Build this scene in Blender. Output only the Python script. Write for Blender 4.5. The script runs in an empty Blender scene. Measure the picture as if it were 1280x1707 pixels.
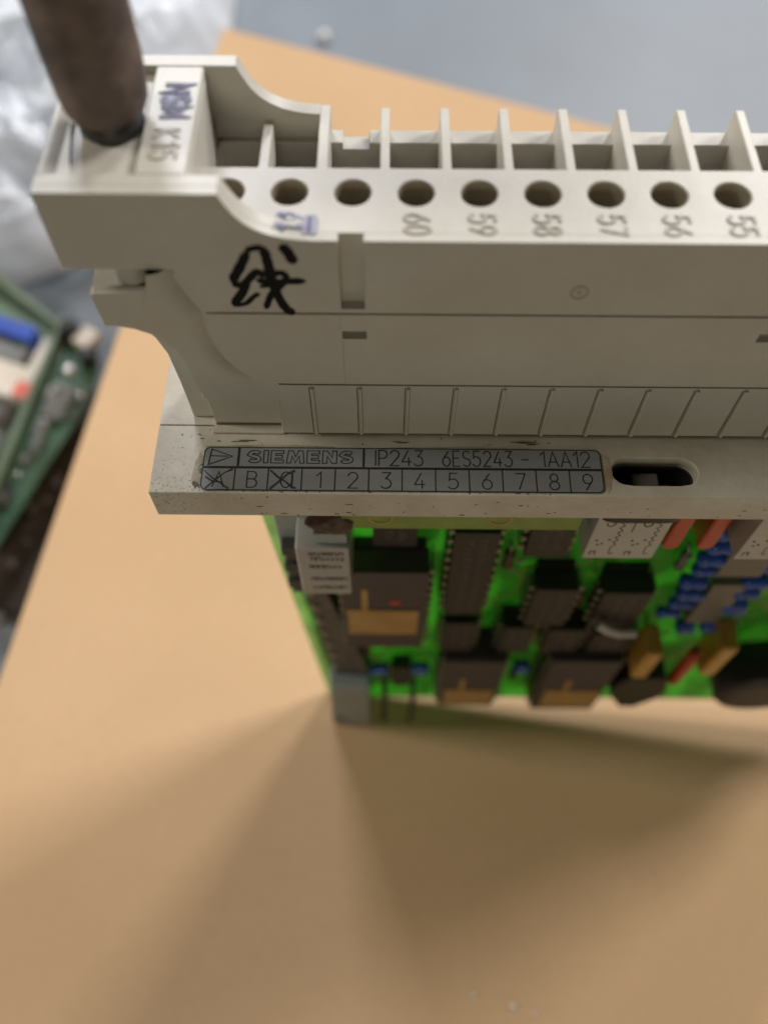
import bpy, bmesh, math, random
from mathutils import Vector, Matrix, noise as mnoise
from mathutils.geometry import tessellate_polygon
rnd = random.Random(7)
scene = bpy.context.scene
col = scene.collection
S = 0.001                                    # all lengths below are millimetres

# ------------------------------------------------------------------ frames
# The circuit module stands slightly askew on the box, so it has its own frame
# (X along its front plate, Y away from the viewer, Z up the board).
N = Vector((math.tan(math.radians(5)), math.tan(math.radians(-5)), 1)).normalized()
EX = (Vector((1, 0, 0)) - N[0] * N).normalized()
EY = N.cross(EX)
ROT = Matrix((EX, EY, N))
CONTACT = Vector((0, -2, -109.3))            # where the module touches the box top
def to_world(p):
    return ROT @ (Vector(p) - CONTACT)

# ------------------------------------------------------------------ camera
cam_d = bpy.data.cameras.new('camera')
cam = bpy.data.objects.new('camera', cam_d); col.objects.link(cam)
right = Vector((0.99602511, 0.00847029, 0.08866927))
down = Vector((0.04421191, -0.91119766, -0.40959019))
fwd = Vector((0.07732589, 0.41188236, -0.90795024))
Mc = Matrix((right, -down, -fwd)).transposed().to_4x4()
Mc.translation = to_world((7.741, -55.178, 80.839)) * S
cam.matrix_world = Mc
cam_d.sensor_fit = 'VERTICAL'
cam_d.sensor_height = 24.0
cam_d.sensor_width = 18.0
cam_d.lens = 1448.8 / 1707 * 24.0
cam_d.clip_start = 0.004; cam_d.clip_end = 20
cam_d.dof.use_dof = True
cam_d.dof.focus_distance = 0.0935
cam_d.dof.aperture_fstop = cam_d.lens / 2.15
cam_d.dof.aperture_blades = 0
scene.camera = cam

# ------------------------------------------------------------------ light
w = bpy.data.worlds.new('World'); scene.world = w; w.use_nodes = True
bg = w.node_tree.nodes['Background']
bg.inputs[0].default_value = (1.0, 0.92, 0.78, 1); bg.inputs[1].default_value = 0.02
def area_lamp(name, d_mod, dist, sx, sy, power, colr):
    L = bpy.data.lights.new(name, 'AREA'); L.shape = 'RECTANGLE'; L.size = sx; L.size_y = sy
    L.energy = power; L.color = colr
    o = bpy.data.objects.new(name, L); col.objects.link(o)
    d = (ROT @ Vector(d_mod)).normalized()
    o.location = d * dist
    o.rotation_euler = d.to_track_quat('Z', 'Y').to_euler()
    return o
def az(a, e): return (math.sin(math.radians(a)), math.cos(math.radians(a)), e)
area_lamp('lamp_behind_left', az(-16, .8), 2.0, 0.42, 0.30, 16, (0.95, 0.985, 1.07))
area_lamp('lamp_behind_right', az(30, .8), 2.0, 0.36, 0.30, 17, (1.02, 0.985, 0.96))
area_lamp('lamp_right', az(62, .8), 2.0, 0.45, 0.35, 25, (1.0, 0.98, 0.97))
area_lamp('lamp_left', (-1, 0.08, 0.70), 2.0, 0.40, 0.40, 19, (1.02, 0.97, 0.86))
area_lamp('front_fill_low', (0, -1, 0.30), 2.0, 0.60, 0.40, 5.5, (1.05, 0.975, 0.74))  # unseen fill, added to brighten the connector's front faces
scene.view_settings.view_transform = 'Standard'
scene.view_settings.look = 'None'
scene.view_settings.exposure = 0.0
scene.view_settings.gamma = 1.0
scene.cycles.max_bounces = 8
scene.cycles.transparent_max_bounces = 12

# ------------------------------------------------------------------ materials
def srgb(r, g, b):
    f = lambda c: (c / 255 / 12.92) if c / 255 <= 0.04045 else ((c / 255 + 0.055) / 1.055) ** 2.4
    return (f(r), f(g), f(b), 1)
def mat(name, c, rough=0.5, metal=0.0, var=0.12, vscale=120, fine=900, bump=0.0, bscale=1500, specks=0.0,
        sscale=700, speck_col=(0.06, 0.045, 0.03, 1), spec=0.5, tint=None, streak=None):
    m = bpy.data.materials.new(name); m.use_nodes = True
    nt = m.node_tree; N_ = nt.nodes; K = nt.links
    b = N_['Principled BSDF']
    b.inputs['Roughness'].default_value = rough; b.inputs['Metallic'].default_value = metal
    b.inputs['Specular IOR Level'].default_value = spec
    tc = N_.new('ShaderNodeTexCoord')
    src = tc.outputs['Object']
    if streak:
        mp = N_.new('ShaderNodeMapping'); mp.inputs['Scale'].default_value = streak
        K.new(src, mp.inputs[0]); src = mp.outputs[0]
    n1 = N_.new('ShaderNodeTexNoise'); n1.inputs['Scale'].default_value = vscale; n1.inputs['Detail'].default_value = 6
    n2 = N_.new('ShaderNodeTexNoise'); n2.inputs['Scale'].default_value = fine; n2.inputs['Detail'].default_value = 3
    K.new(src, n1.inputs['Vector']); K.new(src, n2.inputs['Vector'])
    r1 = N_.new('ShaderNodeMapRange'); r1.inputs[1].default_value = 0.3; r1.inputs[2].default_value = 0.7
    K.new(n1.outputs[0], r1.inputs[0])
    mx = N_.new('ShaderNodeMix'); mx.data_type = 'RGBA'
    t = tint or (c[0] * (1 - var * 1.6), c[1] * (1 - var * 1.9), c[2] * (1 - var * 2.4), 1)
    mx.inputs[6].default_value = (c[0] * (1 + var * .4), c[1] * (1 + var * .4), c[2] * (1 + var * .4), 1)
    mx.inputs[7].default_value = t
    K.new(r1.outputs[0], mx.inputs[0])
    mx2 = N_.new('ShaderNodeMix'); mx2.data_type = 'RGBA'; mx2.blend_type = 'MULTIPLY'; mx2.inputs[0].default_value = min(1, var * 2.5)
    K.new(mx.outputs[2], mx2.inputs[6])
    r2 = N_.new('ShaderNodeMapRange'); r2.inputs[1].default_value = 0.25; r2.inputs[2].default_value = 0.75
    r2.inputs[3].default_value = 0.72; r2.inputs[4].default_value = 1.12
    K.new(n2.outputs[0], r2.inputs[0])
    K.new(r2.outputs[0], mx2.inputs[7])
    out = mx2.outputs[2]
    if specks > 0:
        v = N_.new('ShaderNodeTexNoise'); v.inputs['Scale'].default_value = sscale; v.inputs['Detail'].default_value = 4
        v.inputs['Roughness'].default_value = 0.65
        K.new(tc.outputs['Object'], v.inputs['Vector'])
        n3 = N_.new('ShaderNodeTexNoise'); n3.inputs['Scale'].default_value = 70
        K.new(tc.outputs['Object'], n3.inputs['Vector'])
        ad = N_.new('ShaderNodeMath'); ad.operation = 'MULTIPLY_ADD'; ad.inputs[1].default_value = 0.45
        K.new(n3.outputs[0], ad.inputs[0]); K.new(v.outputs[0], ad.inputs[2])
        rs = N_.new('ShaderNodeMapRange'); rs.inputs[1].default_value = 0.90 - specks * .1; rs.inputs[2].default_value = 0.98 - specks * .1
        K.new(ad.outputs[0], rs.inputs[0])
        mx3 = N_.new('ShaderNodeMix'); mx3.data_type = 'RGBA'
        K.new(rs.outputs[0], mx3.inputs[0]); K.new(out, mx3.inputs[6]); mx3.inputs[7].default_value = speck_col
        out = mx3.outputs[2]
    K.new(out, b.inputs['Base Color'])
    if bump > 0:
        nb = N_.new('ShaderNodeTexNoise'); nb.inputs['Scale'].default_value = bscale; nb.inputs['Detail'].default_value = 4
        K.new(src, nb.inputs['Vector'])
        bp_ = N_.new('ShaderNodeBump'); bp_.inputs['Strength'].default_value = bump; bp_.inputs['Distance'].default_value = 0.0003
        K.new(nb.outputs[0], bp_.inputs['Height']); K.new(bp_.outputs[0], b.inputs['Normal'])
    return m

M = {}
M['beige'] = mat('beige_plastic', (0.56, 0.53, 0.465, 1), 0.42, var=0.05, vscale=90, bump=0.08, bscale=2500)
M['plate'] = mat('worn_beige_plastic', (0.61, 0.565, 0.48, 1), 0.5, var=0.10, vscale=160, bump=0.12, bscale=1800, specks=0.10, sscale=2600,
                 speck_col=(0.28, 0.23, 0.16, 1))
M['shaded_well'] = mat('shaded_well_beige', (0.38, 0.33, 0.25, 1), 0.6, var=0.1)  # beige darkened to paint the shade inside the screw holes
M['relief_grey'] = mat('shaded_relief_grey', (0.44, 0.415, 0.36, 1), 0.6, var=0.12)  # grey paints the shading of raised numerals; also used for moulding marks
M['seam'] = mat('painted_dark_lines', (0.17, 0.135, 0.09, 1), 0.7, var=0.2)  # dark brown lines; paints shade beside the ribs and under the panel
M['ink_blue'] = mat('blue_stamp_ink', (0.13, 0.13, 0.24, 1), 0.5, var=0.2, vscale=900)
M['ink_wash'] = mat('faded_blue_ink', (0.36, 0.36, 0.46, 1), 0.5, var=0.15, vscale=900)
M['marker'] = mat('black_marker', (0.006, 0.006, 0.008, 1), 0.6, var=0.2, vscale=700, spec=0.15)
M['label'] = mat('anodised_label', (0.27, 0.28, 0.285, 1), 0.45, metal=0.15, var=0.07, vscale=250, fine=2500, bump=0.04, streak=(0.2, 1.5, 1))
M['engrave'] = mat('engraved_black', (0.012, 0.012, 0.013, 1), 0.5, var=0.05)
M['scribble'] = mat('blue_black_pen', (0.045, 0.05, 0.085, 1), 0.4, var=0.3, vscale=900)
M['glue'] = mat('old_yellow_glue', (0.46, 0.40, 0.29, 1), 0.5, var=0.2, vscale=500, specks=0.3)
M['dirt'] = mat('brown_dirt', (0.17, 0.13, 0.085, 1), 0.8, var=0.3, vscale=600)
M['chip'] = mat('chip_epoxy', (0.015, 0.013, 0.012, 1), 0.5, var=0.15, vscale=300, bump=0.1)
M['ceramic'] = mat('purple_ceramic', (0.055, 0.042, 0.045, 1), 0.5, var=0.10, vscale=300)
M['black'] = mat('black_plastic', (0.012, 0.012, 0.012, 1), 0.5, var=0.1)
M['gold'] = mat('gold_lid', (0.50, 0.32, 0.12, 1), 0.45, metal=0.4, var=0.10, vscale=200)
M['pin'] = mat('tinned_pin', (0.33, 0.30, 0.26, 1), 0.4, metal=0.7, var=0.15)
M['red'] = mat('red_plastic', (0.46, 0.045, 0.02, 1), 0.3, var=0.08)
M['blue'] = mat('blue_lacquer', (0.03, 0.10, 0.46, 1), 0.3, var=0.15, vscale=500)
M['yellow'] = mat('amber_film', (0.56, 0.31, 0.06, 1), 0.3, var=0.12, vscale=300)
M['greycomp'] = mat('grey_component', (0.17, 0.155, 0.135, 1), 0.5, var=0.12)
M['relay'] = mat('grey_relay_case', (0.40, 0.385, 0.36, 1), 0.4, var=0.06)
M['relay_blue'] = mat('grey_blue_case', (0.30, 0.36, 0.35, 1), 0.35, var=0.08)
M['white'] = mat('printed_white', (0.52, 0.49, 0.44, 1), 0.5, var=0.05)
M['bracket'] = mat('grey_connector_end', (0.28, 0.31, 0.32, 1), 0.5, var=0.1)
M['rail'] = mat('dark_grey_rail', (0.10, 0.10, 0.09, 1), 0.5, var=0.25, vscale=400)
M['rust'] = mat('brown_resin', (0.12, 0.06, 0.03, 1), 0.55, var=0.3, vscale=500, bump=0.5, bscale=900)
M['printdark'] = mat('dark_print', (0.05, 0.045, 0.04, 1), 0.6, var=0.1)
M['brown'] = mat('worn_brown_rubber', (0.20, 0.135, 0.10, 1), 0.6, var=0.40, vscale=230, fine=500, bump=0.8, bscale=420,
                 tint=(0.030, 0.020, 0.016, 1), specks=0.62, sscale=260, speck_col=(0.13, 0.105, 0.085, 1))
M['tip'] = mat('dark_grey_rubber', (0.045, 0.046, 0.048, 1), 0.5, var=0.25)
M['carton'] = mat('brown_cardboard', (0.615, 0.408, 0.236, 1), 0.85, var=0.05, vscale=16, fine=420, bump=0.12, bscale=600, spec=0.15)
M['carton_dark'] = mat('cardboard_fluting', (0.33, 0.22, 0.12, 1), 0.9, var=0.2, vscale=200, spec=0.1)
M['floor'] = mat('grey_painted_floor', (0.185, 0.213, 0.247, 1), 0.5, var=0.05, vscale=14, fine=90, bump=0.1, bscale=150)
M['scrapgreen'] = mat('green_solder_mask', (0.075, 0.155, 0.095, 1), 0.35, var=0.25, vscale=60, fine=260)
M['scrapedge'] = mat('pale_green_laminate', (0.16, 0.23, 0.15, 1), 0.5, var=0.2)
M['scrapblue'] = mat('bright_blue_plastic', (0.02, 0.07, 0.42, 1), 0.4, var=0.1)
M['scrapgrey'] = mat('grey_casting', (0.19, 0.20, 0.20, 1), 0.5, var=0.2, vscale=80)
M['cream'] = mat('cream_plastic', (0.72, 0.65, 0.56, 1), 0.45, var=0.08)
M['pink'] = mat('red_label', (0.75, 0.16, 0.12, 1), 0.5, var=0.1)
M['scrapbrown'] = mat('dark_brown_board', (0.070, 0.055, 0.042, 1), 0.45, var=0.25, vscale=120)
M['solder'] = mat('bright_solder', (0.85, 0.85, 0.83, 1), 0.2, metal=0.9, var=0.05)
M['white_bead'] = mat('white_pellet', (0.85, 0.85, 0.85, 1), 0.45, var=0.05)

def pcb_mat(name, base, trans, amt, pattern=True):
    m = bpy.data.materials.new(name); m.use_nodes = True
    nt = m.node_tree; N_ = nt.nodes; K = nt.links
    b = N_['Principled BSDF']; b.inputs['Roughness'].default_value = 0.35
    out = N_['Material Output']
    tr = N_.new('ShaderNodeBsdfTranslucent')
    mix = N_.new('ShaderNodeMixShader'); mix.inputs[0].default_value = amt
    tc = N_.new('ShaderNodeTexCoord')
    vo = N_.new('ShaderNodeTexVoronoi'); vo.distance = 'CHEBYCHEV'; vo.inputs['Scale'].default_value = 190
    mp = N_.new('ShaderNodeMapping'); mp.inputs['Scale'].default_value = (1, 0.02, 0.55)
    K.new(tc.outputs['Object'], mp.inputs[0]); K.new(mp.outputs[0], vo.inputs['Vector'])
    no = N_.new('ShaderNodeTexNoise'); no.inputs['Scale'].default_value = 130; no.inputs['Detail'].default_value = 2
    K.new(tc.outputs['Object'], no.inputs['Vector'])
    ad = N_.new('ShaderNodeMath'); ad.operation = 'ADD'
    sp = N_.new('ShaderNodeSeparateColor'); K.new(vo.outputs['Color'], sp.inputs[0])
    K.new(sp.outputs[0], ad.inputs[0]); K.new(no.outputs[0], ad.inputs[1])
    r = N_.new('ShaderNodeMapRange'); r.inputs[1].default_value = 0.55; r.inputs[2].default_value = 1.15
    K.new(ad.outputs[0], r.inputs[0])
    c1 = N_.new('ShaderNodeMix'); c1.data_type = 'RGBA'
    c1.inputs[6].default_value = trans
    d = 0.42 if pattern else 0.8
    c1.inputs[7].default_value = (trans[0] * d, trans[1] * d, trans[2] * d, 1)
    K.new(r.outputs[0], c1.inputs[0]); K.new(c1.outputs[2], tr.inputs[0])
    c2 = N_.new('ShaderNodeMix'); c2.data_type = 'RGBA'
    c2.inputs[6].default_value = base
    c2.inputs[7].default_value = (base[0] * .75, base[1] * .8, base[2] * .7, 1)
    K.new(r.outputs[0], c2.inputs[0]); K.new(c2.outputs[2], b.inputs['Base Color'])
    K.new(b.outputs[0], mix.inputs[1]); K.new(tr.outputs[0], mix.inputs[2]); K.new(mix.outputs[0], out.inputs[0])
    return m
M['pcb'] = pcb_mat('green_translucent_board', (0.06, 0.17, 0.035, 1), (0.25, 0.76, 0.15, 1), 0.60)
M['pcb_edge'] = pcb_mat('bare_lime_laminate', (0.36, 0.50, 0.22, 1), (0.74, 1.0, 0.50, 1), 0.6, False)
M['strip'] = mat('olive_green_strip', (0.22, 0.32, 0.06, 1), 0.4, var=0.12, vscale=250)

def bag_mat():
    m = bpy.data.materials.new('clear_crumpled_film'); m.use_nodes = True
    nt = m.node_tree; N_ = nt.nodes; K = nt.links
    b = N_['Principled BSDF']; b.inputs['Base Color'].default_value = (0.86, 0.88, 0.92, 1)
    b.inputs['Roughness'].default_value = 0.16; b.inputs['Specular IOR Level'].default_value = 0.9
    out = N_['Material Output']
    tr = N_.new('ShaderNodeBsdfTransparent'); tr.inputs[0].default_value = (0.93, 0.95, 0.97, 1)
    lw = N_.new('ShaderNodeLayerWeight'); lw.inputs[0].default_value = 0.35
    r = N_.new('ShaderNodeMapRange'); r.inputs[3].default_value = 0.34; r.inputs[4].default_value = 0.88
    K.new(lw.outputs['Facing'], r.inputs[0])
    mix = N_.new('ShaderNodeMixShader'); K.new(r.outputs[0], mix.inputs[0])
    K.new(tr.outputs[0], mix.inputs[1]); K.new(b.outputs[0], mix.inputs[2]); K.new(mix.outputs[0], out.inputs[0])
    return m
M['bag'] = bag_mat()

# ------------------------------------------------------------------ mesh helpers (millimetres)
def bm_new(): return bmesh.new()
def box(bm, x0, x1, y0, y1, z0, z1):
    v = [bm.verts.new((x, y, z)) for x in (x0, x1) for y in (y0, y1) for z in (z0, z1)]
    for f in ((0, 1, 3, 2), (4, 6, 7, 5), (0, 4, 5, 1), (2, 3, 7, 6), (0, 2, 6, 4), (1, 5, 7, 3)):
        bm.faces.new([v[i] for i in f])
    return bm
def prism(bm, loops, a, b, axis='y'):
    """Extrude a polygon with holes; axis 'y': loops in (x,z), axis 'z': loops in (x,y), 'x': loops in (y,z)."""
    def P(p, t):
        if axis == 'y': return (p[0], t, p[1])
        if axis == 'z': return (p[0], p[1], t)
        return (t, p[0], p[1])
    flat = [p for l in loops for p in l]
    va = [bm.verts.new(P(p, a)) for p in flat]; vb = [bm.verts.new(P(p, b)) for p in flat]
    if len(loops) == 1:
        bm.faces.new(va); bm.faces.new(vb[::-1])
    else:
        for t in tessellate_polygon([[Vector((p[0], p[1], 0)) for p in l] for l in loops]):
            bm.faces.new([va[i] for i in t]); bm.faces.new([vb[i] for i in reversed(t)])
    o = 0
    for l in loops:
        n = len(l)
        for i in range(n):
            j = (i + 1) % n
            bm.faces.new((va[o + i], vb[o + i], vb[o + j], va[o + j]))
        o += n
    return bm
def circle(cx, cy, r, n=28, a0=0.0, a1=None):
    a1 = 2 * math.pi if a1 is None else a1
    full = abs(a1 - a0 - 2 * math.pi) < 1e-6
    m = n if full else n + 1
    return [(cx + r * math.cos(a0 + (a1 - a0) * i / n), cy + r * math.sin(a0 + (a1 - a0) * i / n)) for i in range(m)]
def slot_loop(x0, x1, y0, y1, n=10):
    r = (y1 - y0) / 2; cy = (y0 + y1) / 2
    return circle(x1 - r, cy, r, n, -math.pi / 2, math.pi / 2) + circle(x0 + r, cy, r, n, math.pi / 2, 3 * math.pi / 2)
def rrect(x0, x1, y0, y1, r, n=6):
    return (circle(x1 - r, y0 + r, r, n, -math.pi / 2, 0) + circle(x1 - r, y1 - r, r, n, 0, math.pi / 2)
            + circle(x0 + r, y1 - r, r, n, math.pi / 2, math.pi) + circle(x0 + r, y0 + r, r, n, math.pi, 1.5 * math.pi))
def lathe(bm, cx, cy, prof, n=40, axis='z', wob=0.0):
    rings = []
    for r, t in prof:
        ring = []
        for i in range(n):
            a = 2 * math.pi * i / n
            rr = r * (1 + wob * mnoise.noise(Vector((math.cos(a) * 2, math.sin(a) * 2, t * .25))))
            if axis == 'z': ring.append(bm.verts.new((cx + rr * math.cos(a), cy + rr * math.sin(a), t)))
            elif axis == 'y': ring.append(bm.verts.new((cx + rr * math.cos(a), t, cy + rr * math.sin(a))))
            else: ring.append(bm.verts.new((t, cx + rr * math.cos(a), cy + rr * math.sin(a))))
        rings.append(ring)
    for k in range(len(rings) - 1):
        for i in range(n):
            j = (i + 1) % n
            bm.faces.new((rings[k][i], rings[k][j], rings[k + 1][j], rings[k + 1][i]))
    bm.faces.new(rings[0][::-1]); bm.faces.new(rings[-1])
    return bm
def tube(bm, pts, r, n=8):
    pts = [Vector(p) for p in pts]; rings = []
    for i, p in enumerate(pts):
        d = (pts[min(i + 1, len(pts) - 1)] - pts[max(i - 1, 0)]).normalized()
        u = d.orthogonal().normalized()
        if abs(d.z) < .9: u = d.cross(Vector((0, 0, 1))).normalized()
        v = d.cross(u)
        rings.append([bm.verts.new(p + r * (math.cos(2 * math.pi * k / n) * u + math.sin(2 * math.pi * k / n) * v)) for k in range(n)])
    for a, b in zip(rings, rings[1:]):
        for k in range(n): bm.faces.new((a[k], a[(k + 1) % n], b[(k + 1) % n], b[k]))
    bm.faces.new(rings[0][::-1]); bm.faces.new(rings[-1])
    return bm
lift = [0]
def stroke(bm, pts, wd, to3, closed=False, t=0.03, taper=None):
    """A flat inked line of real (tiny) thickness; to3 maps (u, v, height) to a point."""
    P = [Vector((p[0], p[1])) for p in pts]; n = len(P); L = []; R_ = []
    lift[0] = (lift[0] + 1) % 9
    h = t + lift[0] * 0.0022
    for i in range(n):
        a = P[i - 1] if (i > 0 or closed) else None
        b = P[(i + 1) % n] if (i < n - 1 or closed) else None
        d1 = (P[i] - a).normalized() if a is not None else None
        d2 = (b - P[i]).normalized() if b is not None else None
        if d1 is None: d1 = d2
        if d2 is None: d2 = d1
        n1 = Vector((-d1.y, d1.x)); n2 = Vector((-d2.y, d2.x)); m = n1 + n2
        if m.length < 1e-6: m = n1
        m.normalize(); k = 1 / max(0.5, m.dot(n1))
        hw = wd / 2 * (taper[i] if taper else 1)
        L.append(P[i] + m * hw * k); R_.append(P[i] - m * hw * k)
    ends = [] if closed else [0, n - 1]
    tl = [bm.verts.new(to3(p.x, p.y, h)) for p in L]; tr = [bm.verts.new(to3(p.x, p.y, h)) for p in R_]
    bl = [bm.verts.new(to3(p.x, p.y, 0)) for p in L]; br = [bm.verts.new(to3(p.x, p.y, 0)) for p in R_]
    for i in range(n if closed else n - 1):
        j = (i + 1) % n
        bm.faces.new((tr[i], tr[j], tl[j], tl[i]))
        bm.faces.new((tl[i], tl[j], bl[j], bl[i])); bm.faces.new((br[i], br[j], tr[j], tr[i]))
    for e in ends: bm.faces.new((tl[e], bl[e], br[e], tr[e]))

class Frame:
    """A thing's root: an Empty at its base; points come in the module's frame (or the world's)."""
    def __init__(s, name, label, cat, base, module=True, group=None):
        s.base = Vector(base)
        o = bpy.data.objects.new(name, None); col.objects.link(o)
        o.empty_display_size = 0.01
        if module:
            Mx = ROT.to_4x4(); Mx.translation = to_world(base) * S
        else:
            Mx = Matrix.Translation(Vector(base) * S)
        o.matrix_world = Mx
        o['label'] = label; o['category'] = cat
        if group: o['group'] = group
        s.o = o
    def part(s, name, bm, m, bevel=0.0, seg=2, parent=None, label=None, smooth=35, stuff=False, recalc=True):
        if recalc: bmesh.ops.recalc_face_normals(bm, faces=bm.faces)
        for v in bm.verts: v.co = (v.co - s.base) * S
        me = bpy.data.meshes.new(name); bm.to_mesh(me); bm.free()
        me.materials.append(M[m])
        for p in me.polygons: p.use_smooth = True
        me.set_sharp_from_angle(angle=math.radians(smooth))
        o = bpy.data.objects.new(name, me); col.objects.link(o)
        o.parent = parent or s.o
        if bevel > 0:
            b = o.modifiers.new('bevel', 'BEVEL'); b.width = bevel * S; b.segments = seg
            b.limit_method = 'ANGLE'; b.angle_limit = math.radians(40); b.harden_normals = True
        if label: o['label'] = label
        if stuff: o['kind'] = 'stuff'
        return o
def bx(*a): return box(bm_new(), *a)

# ------------------------------------------------------------------ lettering (single-line alphabet, box 0..w by 0..1)
def arc(cx, cy, rx, ry, a0, a1, n=9):
    return [(cx + rx * math.cos(math.radians(a0 + (a1 - a0) * i / n)), cy + ry * math.sin(math.radians(a0 + (a1 - a0) * i / n))) for i in range(n + 1)]
G = {
 '0': (.52, [(arc(.26, .5, .26, .5, 0, 360, 18)[:-1], True)]),
 '1': (.30, [([(0, .76), (.24, 1), (.24, 0)], False)]),
 '2': (.54, [(arc(.27, .73, .26, .27, 170, -25, 9) + [(0.02, 0), (.54, 0)], False)]),
 '3': (.52, [([(.03, 1), (.50, 1), (.22, .62)] + arc(.22, .31, .29, .31, 85, -150, 10), False)]),
 '4': (.56, [([(.36, 1), (0, .26), (.56, .26)], False), ([(.40, .55), (.40, 0)], False)]),
 '5': (.52, [([(.48, 1), (.07, 1), (.03, .55)] + arc(.22, .32, .29, .32, 105, -150, 10), False)]),
 '6': (.54, [([(.42, 1), (.10, .52)] + arc(.27, .30, .26, .30, 150, -205, 16), False)]),
 '7': (.52, [([(0, 1), (.52, 1), (.16, 0)], False)]),
 '8': (.54, [(arc(.27, .76, .21, .24, -90, 270, 14)[:-1], True), (arc(.27, .26, .26, .26, 90, 450, 14)[:-1], True)]),
 '9': (.54, [([(.14, 0), (.44, .48)] + arc(.27, .70, .26, .30, -30, 325, 16), False)]),
 'A': (.62, [([(0, 0), (.31, 1), (.62, 0)], False), ([(.10, .33), (.52, .33)], False)]),
 'B': (.54, [([(0, 0), (0, 1), (.30, 1)] + arc(.30, .765, .2, .235, 80, -80, 6) + [(.0, .53)], False), ([(.30, .53)] + arc(.30, .265, .24, .265, 85, -90, 8) + [(0, 0)], False)]),
 'C': (.54, [(arc(.29, .5, .29, .5, 50, 310, 14), False)]),
 'E': (.48, [([(.48, 1), (0, 1), (0, 0), (.48, 0)], False), ([(0, .53), (.40, .53)], False)]),
 'I': (.04, [([(.02, 0), (.02, 1)], False)]),
 'K': (.50, [([(0, 0), (0, 1)], False), ([(.48, 1), (.03, .5), (.50, 0)], False)]),
 'M': (.66, [([(0, 0), (0, 1), (.33, .35), (.66, 1), (.66, 0)], False)]),
 'N': (.56, [([(0, 0), (0, 1), (.56, 0), (.56, 1)], False)]),
 'P': (.50, [([(0, 0), (0, 1), (.26, 1)] + arc(.26, .74, .24, .26, 80, -90, 8) + [(.03, .48)], False)]),
 'S': (.52, [(arc(.26, .75, .24, .25, 30, 270, 11) + arc(.26, .25, .25, .25, 85, -150, 11), False)]),
 '-': (.40, [([(0, .5), (.40, .5)], False)]),
}
def write(bm, txt, u, v, h, wd, to3, gap=0.2, sx=1.0):
    for ch in txt:
        if ch == ' ': u += h * .5; continue
        gw, strokes = G[ch]
        for pts, closed in strokes:
            stroke(bm, [(u + p[0] * h * sx, v + p[1] * h) for p in pts], wd, to3, closed)
        u += (gw * sx + gap) * h
    return u
def thick_outline(pts, t):
    """Outline loop of a thick line along pts (for open-face letters)."""
    P = [Vector(p) for p in pts]; L = []; R_ = []
    for i in range(len(P)):
        d1 = (P[i] - P[i - 1]).normalized() if i else (P[1] - P[0]).normalized()
        d2 = (P[i + 1] - P[i]).normalized() if i < len(P) - 1 else d1
        m = (Vector((-d1.y, d1.x)) + Vector((-d2.y, d2.x))).normalized()
        k = 1 / max(.6, m.dot(Vector((-d1.y, d1.x))))
        L.append(tuple(P[i] + m * t * k)); R_.append(tuple(P[i] - m * t * k))
    return L + R_[::-1]
OUTL = {   # open-face wide capitals
 'S': (.80, [thick_outline(arc(.42, .70, .28, .175, 25, 180, 6) + arc(.42, .70, .28, .175, 180, 262, 3) + arc(.40, .31, .28, .185, 82, 0, 3) + arc(.40, .30, .28, .175, 0, -155, 6), .125)]),
 'I': (.28, [[(0, 0), (0, 1), (.26, 1), (.26, 0)]]),
 'E': (.78, [[(0, 0), (0, 1), (.74, 1), (.74, .76), (.27, .76), (.27, .62), (.68, .62), (.68, .39), (.27, .39), (.27, .24), (.76, .24), (.76, 0)]]),
 'M': (1.06, [[(0, 0), (.10, 1), (.36, 1), (.53, .52), (.70, 1), (.96, 1), (1.06, 0), (.80, 0), (.75, .60), (.53, .02), (.31, .60), (.26, 0)]]),
 'N': (.86, [[(0, 0), (0, 1), (.28, 1), (.58, .42), (.58, 1), (.84, 1), (.84, 0), (.57, 0), (.26, .58), (.26, 0)]]),
}
def write_outline(bm, txt, u, v, h, width, wd, to3):
    tot = sum(OUTL[c][0] for c in txt) + .16 * (len(txt) - 1)
    k = width / tot
    for c in txt:
        gw, loops = OUTL[c]
        for l in loops: stroke(bm, [(u + p[0] * k, v + p[1] * h) for p in l], wd, to3, True)
        u += (gw + .16) * k

# ================================================================== SETTING
XR = 122.0                                   # right end of the module (outside the frame)
FLOOR = -60.0
def plain(name, bm, m, kind=None, label=None, cat=None, group=None, bevel=0, smooth=35, loc=(0, 0, 0)):
    bmesh.ops.recalc_face_normals(bm, faces=bm.faces)
    for v in bm.verts: v.co = (v.co - Vector(loc)) * S
    me = bpy.data.meshes.new(name); bm.to_mesh(me); bm.free(); me.materials.append(M[m])
    for p in me.polygons: p.use_smooth = True
    me.set_sharp_from_angle(angle=math.radians(smooth))
    o = bpy.data.objects.new(name, me); col.objects.link(o); o.location = Vector(loc) * S
    if bevel:
        b = o.modifiers.new('bevel', 'BEVEL'); b.width = bevel * S; b.segments = 2; b.limit_method = 'ANGLE'
    if kind: o['kind'] = kind
    if label: o['label'] = label
    if cat: o['category'] = cat
    if group: o['group'] = group
    return o
bm = bm_new()
v = [bm.verts.new(p) for p in ((-2500, -2500, FLOOR), (2500, -2500, FLOOR), (2500, 2500, FLOOR), (-2500, 2500, FLOOR))]
bm.faces.new(v)
plain('floor', bm, 'floor', kind='structure')

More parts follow.
